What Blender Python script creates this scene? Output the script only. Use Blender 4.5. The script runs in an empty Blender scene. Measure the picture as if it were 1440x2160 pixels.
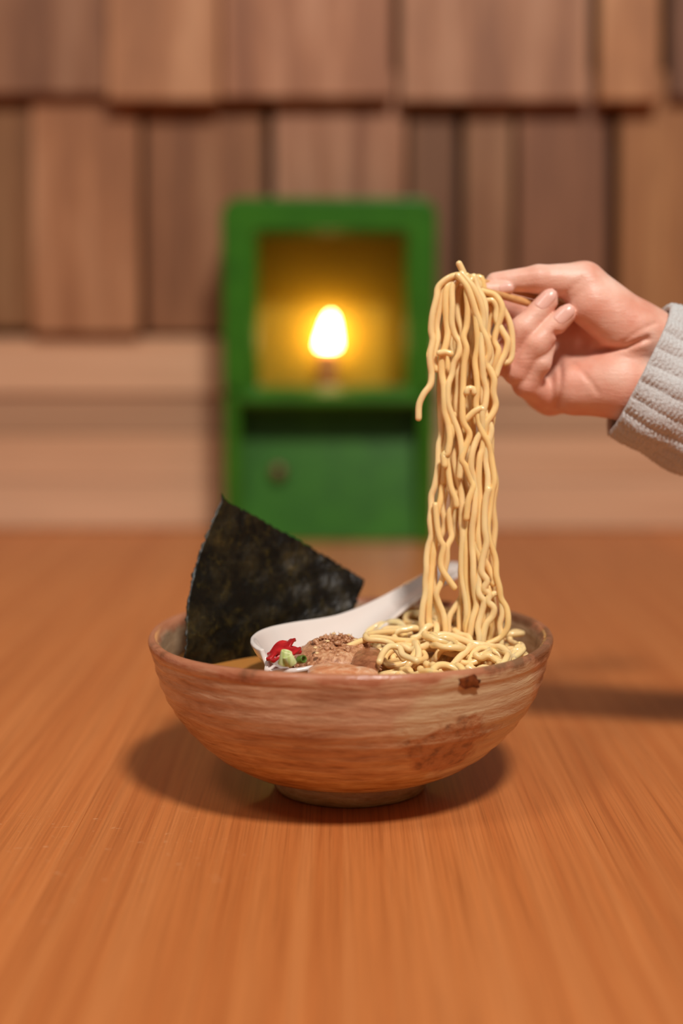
import bpy, bmesh, math, random
import numpy as np
from mathutils import Vector, Matrix

# ------------------------------------------------------------------ camera
PITCH = math.radians(6.84)
CAM = Vector((0.0, 0.0, 0.2234))
FWD = Vector((0, math.cos(PITCH), -math.sin(PITCH)))
UP = Vector((0, math.sin(PITCH), math.cos(PITCH)))
RIGHT = Vector((1, 0, 0))
FPX = 3000.0
scene = bpy.context.scene
COL = scene.collection

cam_data = bpy.data.cameras.new('camera')
cam_data.sensor_fit = 'VERTICAL'
cam_data.sensor_height = 36.0
cam_data.sensor_width = 24.0
cam_data.lens = 50.0
cam_data.clip_start = 0.01
cam_data.dof.use_dof = True
cam_data.dof.focus_distance = 0.668
cam_data.dof.aperture_fstop = 2.75
cam = bpy.data.objects.new('camera', cam_data)
COL.objects.link(cam)
cam.location = CAM
cam.rotation_euler = (math.radians(90) - PITCH, 0, 0)
scene.camera = cam

# ------------------------------------------------------------------ light
world = bpy.data.worlds.new('world')
scene.world = world
world.use_nodes = True
bg = world.node_tree.nodes['Background']
bg.inputs[0].default_value = (1.0, 0.90, 0.80, 1)
bg.inputs[1].default_value = 0.115


def area_lamp(name, loc, target, size, power, color):
    d = bpy.data.lights.new(name, 'AREA')
    d.shape = 'DISK'
    d.size = size
    d.energy = power
    d.color = color
    o = bpy.data.objects.new(name, d)
    COL.objects.link(o)
    o.location = loc
    o.rotation_euler = (Vector(target) - Vector(loc)).to_track_quat('-Z', 'Y').to_euler()
    return o


area_lamp('ceiling_or_fill_light', (0.48, -0.72, 2.15), (0.0, 0.8, 0.1), 0.34, 58, (1.0, 0.93, 0.87))
area_lamp('ceiling_or_fill_light', (-1.0, -0.5, 2.3), (-0.1, 1.2, 0.2), 0.5, 12, (1.0, 0.93, 0.87))  # weak unseen fill, added on the left to lift the shade

scene.view_settings.view_transform = 'Standard'
scene.view_settings.look = 'None'
scene.view_settings.gamma = 1.0
scene.view_settings.exposure = 0.0
scene.view_settings.use_curve_mapping = False


# ------------------------------------------------------------------ helpers
def PD(px, py, D):
    """point seen at pixel (px, py), at distance D along the view axis"""
    return CAM + FWD * D + RIGHT * ((px - 720) * D / FPX) + UP * ((1080 - py) * D / FPX)


def PY(px, py, Y):
    r = FWD + RIGHT * ((px - 720) / FPX) + UP * ((1080 - py) / FPX)
    return CAM + r * (Y / r.y)


def PZ(px, py, Z):
    r = FWD + RIGHT * ((px - 720) / FPX) + UP * ((1080 - py) / FPX)
    return CAM + r * ((Z - CAM.z) / r.z)


def tag(o, label=None, cat=None, group=None, kind=None):
    if label: o['label'] = label
    if cat: o['category'] = cat
    if group: o['group'] = group
    if kind: o['kind'] = kind
    return o


def empty(name, loc=(0, 0, 0)):
    o = bpy.data.objects.new(name, None)
    o.location = loc
    o.empty_display_size = 0.02
    COL.objects.link(o)
    return o


def mesh_obj(name, verts, faces, mat, parent=None, smooth=True, recentre=False):
    """verts are world coordinates; a parent only ever carries a translation"""
    v = np.array([tuple(p) for p in verts], dtype=float)
    off = np.zeros(3)
    if parent is not None:
        off = np.array(world_loc(parent))
    loc = np.zeros(3)
    if recentre:
        loc = v.mean(axis=0) - off
        v = v - (loc + off)
    else:
        v = v - off
    me = bpy.data.meshes.new(name)
    me.from_pydata(v.tolist(), [], [tuple(int(i) for i in f) for f in faces])
    me.update()
    if smooth:
        me.polygons.foreach_set('use_smooth', [True] * len(me.polygons))
    if mat is not None:
        me.materials.append(mat)
    o = bpy.data.objects.new(name, me)
    COL.objects.link(o)
    if parent is not None:
        o.parent = parent
    o.location = loc
    return o


def world_loc(o):
    p = Vector(o.location)
    while o.parent is not None:
        o = o.parent
        p = p + Vector(o.location)
    return p


def fix_normals(o):
    bm = bmesh.new()
    bm.from_mesh(o.data)
    bmesh.ops.recalc_face_normals(bm, faces=bm.faces)
    bm.to_mesh(o.data)
    bm.free()
    return o


def bevel(o, w, seg=3, angle=40):
    m = o.modifiers.new('bevel', 'BEVEL')
    m.width = w
    m.segments = seg
    m.limit_method = 'ANGLE'
    m.angle_limit = math.radians(angle)
    m.harden_normals = False
    return o


def subsurf(o, lv=2):
    m = o.modifiers.new('subdivision', 'SUBSURF')
    m.levels = lv
    m.render_levels = lv
    return o


def catmull(pts, n_per):
    P = np.array([tuple(p) for p in pts], dtype=float)
    P = np.vstack([2 * P[0] - P[1], P, 2 * P[-1] - P[-2]])
    out = []
    t = np.linspace(0, 1, n_per, endpoint=False)[:, None]
    for i in range(1, len(P) - 2):
        p0, p1, p2, p3 = P[i - 1], P[i], P[i + 1], P[i + 2]
        out.append(0.5 * ((2 * p1) + (-p0 + p2) * t + (2 * p0 - 5 * p1 + 4 * p2 - p3) * t ** 2
                          + (-p0 + 3 * p1 - 3 * p2 + p3) * t ** 3))
    out.append(P[-2][None])
    return np.vstack(out)


def resample(C, step):
    seg = np.linalg.norm(np.diff(C, axis=0), axis=1)
    s = np.concatenate([[0], np.cumsum(seg)])
    n = max(3, int(s[-1] / step) + 1)
    t = np.linspace(0, s[-1], n)
    return np.stack([np.interp(t, s, C[:, k]) for k in range(3)], axis=1)


def tube(C, rad, sides=10):
    """round-capped tube along the polyline C (n x 3); rad a number or one per point"""
    n = len(C)
    R = np.full(n, rad) if np.isscalar(rad) else np.asarray(rad)
    T = np.gradient(C, axis=0)
    T /= np.linalg.norm(T, axis=1)[:, None] + 1e-12
    a = np.array([0, 0, 1.0]) if abs(T[0][2]) < 0.8 else np.array([1.0, 0, 0])
    N = np.cross(T[0], a); N /= np.linalg.norm(N)
    ns = [N]
    for i in range(1, n):
        N = N - T[i] * np.dot(N, T[i])
        N /= np.linalg.norm(N) + 1e-12
        ns.append(N)
    ns = np.array(ns)
    bs = np.cross(T, ns)
    ang = np.linspace(0, 2 * math.pi, sides, endpoint=False)
    rings = []

    def ring(c, nn, bb, r):
        return c + r * (np.cos(ang)[:, None] * nn + np.sin(ang)[:, None] * bb)
    for f in (0.35, 0.8):
        ph = math.asin(f)
        rings.append(ring(C[0] - T[0] * R[0] * math.cos(ph) * 0.85, ns[0], bs[0], R[0] * f))
    for i in range(n):
        rings.append(ring(C[i], ns[i], bs[i], R[i]))
    for f in (0.8, 0.35):
        ph = math.asin(f)
        rings.append(ring(C[-1] + T[-1] * R[-1] * math.cos(ph) * 0.85, ns[-1], bs[-1], R[-1] * f))
    V = np.vstack(rings)
    F = []
    m = len(rings)
    for i in range(m - 1):
        for j in range(sides):
            k = (j + 1) % sides
            F.append((i * sides + j, i * sides + k, (i + 1) * sides + k, (i + 1) * sides + j))
    F.append(tuple(range(sides - 1, -1, -1)))
    F.append(tuple((m - 1) * sides + j for j in range(sides)))
    return V, F


def lathe(profile, seg=96, wob=None, centre=(0, 0, 0)):
    """profile: (r, z) from one pole or open end to the other"""
    V, F = [], []
    n = len(profile)
    for j in range(seg):
        a = 2 * math.pi * j / seg
        for (r, z) in profile:
            rr, zz = (r, z) if wob is None else wob(r, z, a)
            V.append((centre[0] + rr * math.cos(a), centre[1] + rr * math.sin(a), centre[2] + zz))
    for j in range(seg):
        k = (j + 1) % seg
        for i in range(n - 1):
            F.append((j * n + i, k * n + i, k * n + i + 1, j * n + i + 1))
    return V, F


def weld(o, d=1e-6):
    bm = bmesh.new()
    bm.from_mesh(o.data)
    bmesh.ops.remove_doubles(bm, verts=bm.verts, dist=d)
    bmesh.ops.dissolve_degenerate(bm, dist=1e-7, edges=bm.edges)
    bmesh.ops.recalc_face_normals(bm, faces=bm.faces)
    bm.to_mesh(o.data)
    bm.free()
    return o


def box_mesh(x0, x1, y0, y1, z0, z1):
    V = [(x, y, z) for x in (x0, x1) for y in (y0, y1) for z in (z0, z1)]
    F = [(0, 1, 3, 2), (4, 6, 7, 5), (0, 4, 5, 1), (2, 3, 7, 6), (0, 2, 6, 4), (1, 5, 7, 3)]
    return V, F


# ------------------------------------------------------------------ materials
class NT:
    def __init__(self, name):
        self.m = bpy.data.materials.new(name)
        self.m.use_nodes = True
        self.t = self.m.node_tree
        self.b = self.t.nodes['Principled BSDF']

    def n(self, kind, **kw):
        nd = self.t.nodes.new(kind)
        for k, v in kw.items():
            if k.startswith('i_'):
                key = k[2:]
                key = int(key) if key.isdigit() else key.replace('_', ' ')
                if hasattr(v, 'is_output'):
                    self.t.links.new(v, nd.inputs[key])
                else:
                    nd.inputs[key].default_value = v
            else:
                setattr(nd, k, v)
        return nd

    def link(self, a, b):
        self.t.links.new(a, b)

    def set(self, **kw):
        for k, v in kw.items():
            key = k.replace('_', ' ')
            if hasattr(v, 'is_output'):
                self.t.links.new(v, self.b.inputs[key])
            else:
                self.b.inputs[key].default_value = v
        return self

    def coord(self, scale=(1, 1, 1), rand=0.0, loc=(0, 0, 0)):
        tc = self.n('ShaderNodeTexCoord').outputs['Object']
        if rand:
            oi = self.n('ShaderNodeObjectInfo').outputs['Random']
            mul = self.n('ShaderNodeMath', operation='MULTIPLY', i_0=oi, i_1=rand).outputs[0]
            cx = self.n('ShaderNodeCombineXYZ', i_0=mul, i_1=mul, i_2=mul).outputs[0]
            tc = self.n('ShaderNodeVectorMath', operation='ADD', i_0=tc, i_1=cx).outputs[0]
        mp = self.n('ShaderNodeMapping', i_0=tc)
        mp.inputs['Scale'].default_value = scale
        mp.inputs['Location'].default_value = loc
        return mp.outputs[0]

    def noise(self, vec, scale=5.0, detail=4.0, rough=0.55, dist=0.0):
        nd = self.n('ShaderNodeTexNoise', i_Vector=vec, i_Scale=scale, i_Detail=detail, i_Roughness=rough, i_Distortion=dist)
        return nd.outputs['Fac']

    def ramp(self, fac, stops, interp='LINEAR'):
        nd = self.n('ShaderNodeValToRGB', i_Fac=fac)
        cr = nd.color_ramp
        cr.interpolation = interp
        while len(cr.elements) < len(stops):
            cr.elements.new(0.5)
        for e, (p, c) in zip(cr.elements, stops):
            e.position = p
            e.color = (c[0], c[1], c[2], 1) if not np.isscalar(c) else (c, c, c, 1)
        return nd.outputs[0]

    def mix(self, fac, a, b, mode='MIX'):
        nd = self.t.nodes.new('ShaderNodeMix')
        nd.data_type = 'RGBA'
        nd.blend_type = mode
        for key, v in ((0, fac), (6, a), (7, b)):
            if hasattr(v, 'is_output'):
                self.t.links.new(v, nd.inputs[key])
            else:
                nd.inputs[key].default_value = v if key == 0 else (v[0], v[1], v[2], 1)
        return nd.outputs[2]

    def math(self, op, a, b=0.0, clamp=False):
        return self.n('ShaderNodeMath', operation=op, use_clamp=clamp, i_0=a, i_1=b).outputs[0]

    def bump(self, h, strength=0.3, dist=0.001, normal=None):
        nd = self.n('ShaderNodeBump', i_Height=h, i_Strength=strength, i_Distance=dist)
        if normal is not None:
            self.link(normal, nd.inputs['Normal'])
        return nd.outputs[0]


def srgb(r, g, b):
    f = lambda c: (c / 255) / 12.92 if c / 255 <= 0.04045 else ((c / 255 + 0.055) / 1.055) ** 2.4
    return (f(r), f(g), f(b))


def wood(name, light, mid, dark, axis='Y', fine=260.0, broad=28.0, stretch=0.03, rough=0.45, tint=True, spec=0.4, fine_mix=0.35, bumps=0.25, rand=40.0):
    w = NT(name)
    sc = {'X': (stretch, 1, 1), 'Y': (1, stretch, 1), 'Z': (1, 1, stretch)}[axis]
    v = w.coord(sc, rand=rand)
    b = w.noise(v, broad, 3, 0.5, 0.3)
    f = w.noise(v, fine, 4, 0.65, 0.2)
    col = w.ramp(b, [(0.28, dark), (0.5, mid), (0.72, light)])
    fr = w.ramp(f, [(0.3, (0.55, 0.5, 0.46)), (0.55, (1, 1, 1)), (0.8, (1.12, 1.1, 1.08))])
    col = w.mix(fine_mix, col, w.mix(1.0, col, fr, 'MULTIPLY'))
    if tint:
        oc = w.n('ShaderNodeObjectInfo').outputs['Color']
        col = w.mix(1.0, col, oc, 'MULTIPLY')
    if name == 'table_fir':      # short pale scuffs across the grain at one worn spot
        pos = w.n('ShaderNodeNewGeometry').outputs['Position']
        mp = w.n('ShaderNodeMapping', i_0=pos); mp.inputs['Scale'].default_value = (0.55, 1.6, 1)
        sc_ = w.n('ShaderNodeMapRange', i_0=w.noise(mp.outputs[0], 330, 2, 0.5, 1.2), i_1=0.685, i_2=0.72).outputs[0]
        dl = w.n('ShaderNodeVectorMath', operation='LENGTH', i_0=w.n('ShaderNodeVectorMath', operation='SUBTRACT', i_0=pos, i_1=(-0.118, 0.60, 0.0)).outputs[0]).outputs[1]
        mk = w.n('ShaderNodeMapRange', i_0=dl, i_1=0.095, i_2=0.05).outputs[0]
        col = w.mix(w.math('MULTIPLY', w.math('MULTIPLY', sc_, mk), 0.45), col, srgb(236, 186, 140))
    w.set(Base_Color=col, Roughness=rough, Specular_IOR_Level=spec)
    w.set(Normal=w.bump(f, bumps, 0.0006))
    return w.m


M = {}
M['table'] = wood('table_fir', srgb(212, 132, 74), srgb(205, 123, 65), srgb(193, 109, 54), 'Y', 850, 130, 0.010, 0.38, True, 0.38, 0.62, 0.25)
M['shingle'] = wood('cedar_shingle', srgb(194, 144, 110), srgb(168, 115, 80), srgb(134, 86, 57), 'Z', 160, 26, 0.05, 0.55, True, 0.3, 0.4, 0.5)
M['board'] = wood('fir_board', srgb(226, 182, 146), srgb(219, 172, 136), srgb(204, 154, 116), 'X', 160, 24, 0.03, 0.5, True, 0.3, 0.3, 0.2)
w = NT('backing'); w.set(Base_Color=(*srgb(50, 32, 24), 1), Roughness=0.8); M['backing'] = w.m


def simple(name, col, rough=0.4, **kw):
    w = NT(name)
    w.set(Base_Color=(*col, 1), Roughness=rough, **kw)
    return w.m


# ------------------------------------------------------------------ structure: back wall
WY = 1.70
random.seed(7)
wall = mesh_obj('wall_back', *box_mesh(-1.5, 1.5, WY + 0.03, WY + 0.06, -0.745, 1.25), M['backing'], smooth=False)
tag(wall, 'timber wall of overlapping cedar shingles above pale horizontal boards', None, None, 'structure')


floor = mesh_obj('floor', *box_mesh(-1.6, 1.6, -1.4, WY + 0.06, -0.765, -0.745), simple('dark_floor', srgb(92, 66, 48), 0.6), smooth=False)
tag(floor, 'plain dark wooden floor under the table', None, None, 'structure')


def shingle(px0, px1, ytop, ybot, thick, tint, lean=0.012):
    a = PY(px0, ybot, WY); b = PY(px1, ytop, WY)
    x0, x1, z0, z1 = a.x, b.x, a.z, b.z
    yb = WY + 0.012                     # back plane
    V = [(x0, yb - 0.004, z0), (x1, yb - 0.004, z0), (x1, yb, z1), (x0, yb, z1),
         (x0, yb - thick - lean, z0), (x1, yb - thick - lean, z0), (x1, yb - thick * 0.4, z1), (x0, yb - thick * 0.4, z1)]
    F = [(0, 1, 2, 3), (4, 7, 6, 5), (0, 4, 5, 1), (1, 5, 6, 2), (2, 6, 7, 3), (3, 7, 4, 0)]
    o = mesh_obj('shingle', V, F, M['shingle'], wall, smooth=False, recentre=True)
    fix_normals(o)
    bevel(o, 0.0025, 2)
    o.color = (*tint, 1)
    return o


T = lambda s, r=1.0, b=1.0: (s * r, s, s * b)
# upper course
for (x0, x1, yb, th, t) in [(-330, -45, 212, .018, T(.8)), (-38, 226, 204, .016, T(.74)), (236, 462, 221, .030, T(1.12, 1.0, .92)), (472, 828, 214, .024, T(1.0, 1.03)),
                            (842, 1244, 221, .024, T(.98, .98, 1.02)), (1254, 1394, 222, .028, T(1.08, 1.03, .8)), (1406, 1640, 212, .016, T(.62)), (1650, 1900, 218, .02, T(.9))]:
    shingle(x0, x1, -330, yb, th, t, 0.016)
# lower course, tucked under the upper one
for (x0, x1, yb, th, t) in [(-330, -80, 700, .02, T(.8)), (-70, 64, 694, .013, T(.62, 1.0, .8)), (78, 292, 704, .027, T(.95, 1.04, .9)), (312, 556, 702, .019, T(.68, 1.06, .88)),
                            (580, 856, 704, .024, T(.82, 1.05)), (862, 962, 702, .016, T(.55, 1.0, .9)), (976, 1082, 702, .018, T(.58, 1.05, .85)), (1086, 1284, 702, .020, T(.62, 1.06, .95)),
                            (1294, 1560, 704, .028, T(.84, 1.06, .68)), (1570, 1800, 702, .02, T(.7))]:
    shingle(x0, x1, 150, yb, th, t, 0.012)
for i in range(5):
    for sx in (-1, 1):
        a_ = -340 - 250 * (i + 1) if sx < 0 else 1810 + 250 * i
        shingle(a_ + 8, a_ + 238, 150, 702 + (i % 3), .017 + .004 * (i % 3), T(.62 + .09 * ((i * 2) % 4), 1.04, .88), 0.012)
        b_ = -340 - 270 * (i + 1) if sx < 0 else 1905 + 270 * i
        shingle(b_ + 6, b_ + 262, -330, 214 + 3 * (i % 3), .02 + .003 * (i % 3), T(.76 + .1 * (i % 4)), 0.016)
# a hidden third course continues the wall above the picture
for i in range(19):
    shingle(-1600 + i * 250, -1360 + i * 250, -800, -235, .02, T(.8 + .04 * (i % 4)), 0.012)

# pale boards between the shingles and the table
for (ya, yb_, yy, t) in [(712, 832, 0.0, T(1.0)), (833, 916, 0.006, T(.70)), (917, 1012, 0.002, T(1.02)), (1013, 1130, 0.0, T(1.0))]:
    z1 = PY(720, ya, WY).z; z0 = PY(720, yb_, WY).z + 0.0006
    z0 = max(z0, 0.001)
    o = mesh_obj('wall_board', *box_mesh(-1.5, 1.5, WY - 0.012 + yy, WY + 0.028, z0, z1), M['board'], wall, smooth=False, recentre=True)
    bevel(o, 0.0015, 2)
    o.color = (*t, 1)

# ------------------------------------------------------------------ table
table = empty('dining_table', (0, 0.7, 0))
for (lx, ly) in ((-0.8, -0.25), (0.8, -0.25), (-0.8, 1.6), (0.8, 1.6)):
    bevel(mesh_obj('leg', *box_mesh(lx - .035, lx + .035, ly - .035, ly + .035, -0.745, -0.035), M['table'], table, smooth=False, recentre=True), .003, 2)
tag(table, 'long orange-brown fir plank table carrying the ramen bowl', 'table')
seams = [-0.85 + 0.240 * i for i in range(-3, 11)]
off = 0.118 - min(seams, key=lambda s: abs(s - 0.118))
tints = [1.0, .97, 1.03, .98, 1.0, 1.04, .95, 1.02]
for i in range(len(seams) - 1):
    x0, x1 = seams[i] + off, seams[i + 1] + off
    o = mesh_obj('plank', *box_mesh(x0 + .00003, x1 - .00003, -0.35, WY - 0.013, -0.035, 0.0), M['table'], table, smooth=False, recentre=True)
    bevel(o, 0.0002, 1)
    t = tints[i % 8]
    if x0 > 0.1 and x0 < 0.15: t = 0.88
    o.color = (t, t * (0.97 if x0 > .1 else 1), t * (0.95 if x0 > .1 else 1), 1)

# ------------------------------------------------------------------ lantern
w = NT('green_enamel')
v = w.coord()
nz = w.noise(v, 30, 3)
w.set(Base_Color=w.ramp(nz, [(0.3, srgb(42, 98, 16)), (0.7, srgb(54, 116, 20))]), Roughness=0.27, Specular_IOR_Level=0.5)
M['green'] = w.m
w = NT('ochre_glow_reflector')
w.set(Base_Color=(*srgb(166, 133, 18), 1), Roughness=0.5, Metallic=0.2)
M['ochre'] = w.m
w = NT('flame_glow')
w.set(Base_Color=(0, 0, 0, 1), Emission_Color=(1.0, 0.62, 0.20, 1), Emission_Strength=46.0)
M['flame'] = w.m
w = NT('candle_wax')
w.set(Base_Color=(*srgb(226, 150, 90), 1), Roughness=0.5, Subsurface_Weight=0.5)
w.b.inputs['Subsurface Radius'].default_value = (0.01, 0.004, 0.002)
M['wax'] = w.m
M['knob'] = simple('worn_brass', srgb(120, 84, 62), 0.4, Metallic=0.5)

LY = 1.575
lx0, lx1 = PY(472, 800, LY).x, PY(918, 800, LY).x
lz1 = PY(700, 418, LY).z
wx0, wx1 = PY(536, 700, LY).x, PY(862, 700, LY).x
wz0, wz1 = PY(700, 822, LY).z, PY(700, 488, LY).z
LB = 1.676
lantern = empty('lantern', ((lx0 + lx1) / 2, LY, 0))
tag(lantern, 'green enamelled metal lantern with a glowing flame, standing against the wall', 'lantern')


def rrect(x0, x1, z0, z1, r, n=6, bottom_r=None):
    br = r if bottom_r is None else bottom_r
    pts = []
    for (cx, cz, rr, a0) in [(x1 - r, z1 - r, r, 0), (x0 + r, z1 - r, r, 90), (x0 + br, z0 + br, br, 180), (x1 - br, z0 + br, br, 270)]:
        for k in range(n + 1):
            a = math.radians(a0 + 90 * k / n)
            pts.append((cx + rr * math.cos(a), cz + rr * math.sin(a)))
    return pts


def ring_solid(outer, inner, y0, y1):
    n = len(outer)
    V = [(x, y0, z) for x, z in outer] + [(x, y0, z) for x, z in inner] + [(x, y1, z) for x, z in outer] + [(x, y1, z) for x, z in inner]
    F = []
    for i in range(n):
        k = (i + 1) % n
        F += [(i, k, n + k, n + i), (2 * n + i, 3 * n + i, 3 * n + k, 2 * n + k), (i, 2 * n + i, 2 * n + k, k), (n + i, n + k, 3 * n + k, 3 * n + i)]
    return V, F


# housing shell: four walls, open at front
o = mesh_obj('housing', *ring_solid(rrect(lx0, lx1, 0.0, lz1, 0.020, 6, 0.006), rrect(lx0 + .007, lx1 - .007, 0.006, lz1 - .007, 0.015, 6, 0.003), LY + 0.004, LB), M['green'], lantern, smooth=False)
fix_normals(o); bevel(o, 0.003, 3)
o = mesh_obj('back_plate', *box_mesh(lx0 + .004, lx1 - .004, LB - .004, LB, 0.004, lz1 - .006), M['green'], lantern, smooth=False)
# window frame in front
zf0 = wz0 - 0.006
o = mesh_obj('window_frame', *ring_solid(rrect(lx0, lx1, zf0, lz1, 0.020, 6, 0.003), rrect(wx0, wx1, wz0, wz1, 0.010, 6, 0.004), LY - .010, LY + .006), M['green'], lantern, smooth=False)
fix_normals(o); bevel(o, 0.006, 4)
# tunnel behind the window: sloping inner bezel
o = mesh_obj('bezel', *ring_solid(rrect(wx0 - .004, wx1 + .004, wz0 - .004, wz1 + .004, 0.010, 6, 0.004), rrect(wx0 + .004, wx1 - .004, wz0 + .003, wz1 - .004, 0.008, 6, 0.003), LY - .003, LY + .022), M['green'], lantern, smooth=False)
fix_normals(o); bevel(o, 0.002, 2)
o = mesh_obj('sill', *box_mesh(lx0 + .016, lx1 - .016, LY - .022, LY + .03, wz0 - .017, wz0 - .003), M['green'], lantern, smooth=False)
bevel(o, 0.0065, 4)
# reflector behind the flame, added to give the amber glow round it
o = mesh_obj('glow_reflector', *box_mesh(lx0 + .018, lx1 - .018, LB - .010, LB - .0055, wz0 - .010, lz1 - .020), M['ochre'], lantern, smooth=False)
bevel(o, .0015, 2)
# shelf inside carrying the candle
o = mesh_obj('inner_shelf', *box_mesh(lx0 + .006, lx1 - .006, LY + .006, LB - .004, wz0 - .022, wz0 - .012), M['green'], lantern, smooth=False)
# sloping lower panel between two edge strips
zt = wz0 - 0.016
V = [(lx0 + .006, LY + .004, 0.004), (lx1 - .006, LY + .004, 0.004), (lx1 - .006, LY + .040, zt), (lx0 + .006, LY + .040, zt)]
V = V + [(x, y + .004, z) for x, y, z in V]
o = mesh_obj('lower_panel', V, [(0, 1, 2, 3), (7, 6, 5, 4), (0, 4, 5, 1), (1, 5, 6, 2), (2, 6, 7, 3), (3, 7, 4, 0)], M['green'], lantern, smooth=False)
fix_normals(o); bevel(o, .001, 2)
for (xa, xb) in ((lx0, lx0 + .018), (lx1 - .018, lx1)):
    o = mesh_obj('edge_strip', *box_mesh(xa, xb, LY - .010, LY + .012, 0.0, zf0 + .012), M['green'], lantern, smooth=False)
    bevel(o, .004, 3)
# knob on the panel
kp = PY(587, 993, LY + 0.018)
prof = [(0, -.014), (.0065, -.013), (.0085, -.010), (.0085, -.006), (.005, -.003), (.004, .006), (0, .006)]
V, F = lathe(prof, 24)
V = [(kp.x + x, kp.y + z, kp.z + y) for x, y, z in V]
weld(mesh_obj('knob', V, F, M['knob'], lantern))
# candle and flame
fb = PY(691, 735, LY + 0.060)
prof = [(0, 0), (.0095, .0005), (.0112, .002), (.0114, .005), (.0102, .013), (.0082, .022), (.0058, .030), (.0032, .036), (0, .039)]
V, F = lathe(prof, 24, lambda r, z, a: (r, z), fb)
V = [(x + 0.10 * (z - fb.z), y, z) for x, y, z in V]
fl = weld(mesh_obj('flame', V, F, M['flame'], lantern))
cz = wz0 - .012
prof = [(0, fb.z - .0015), (.0095, fb.z - .002), (.0105, fb.z - .006), (.0105, cz), (0, cz)]
V, F = lathe(prof, 24, None, (fb.x, fb.y, 0))
weld(mesh_obj('candle', V, F, M['wax'], lantern))
prof = [(0, cz + .004), (.016, cz + .006), (.019, cz + .010), (.0205, cz + .010), (.018, cz + .001), (0, cz)]
V, F = lathe(prof, 24, None, (fb.x, fb.y, 0))
weld(mesh_obj('candle_dish', V, F, M['knob'], lantern))

# ------------------------------------------------------------------ ramen bowl
BX, BY = 0.0045, 0.70
BOWL = Vector((BX, BY, 0))


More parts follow.
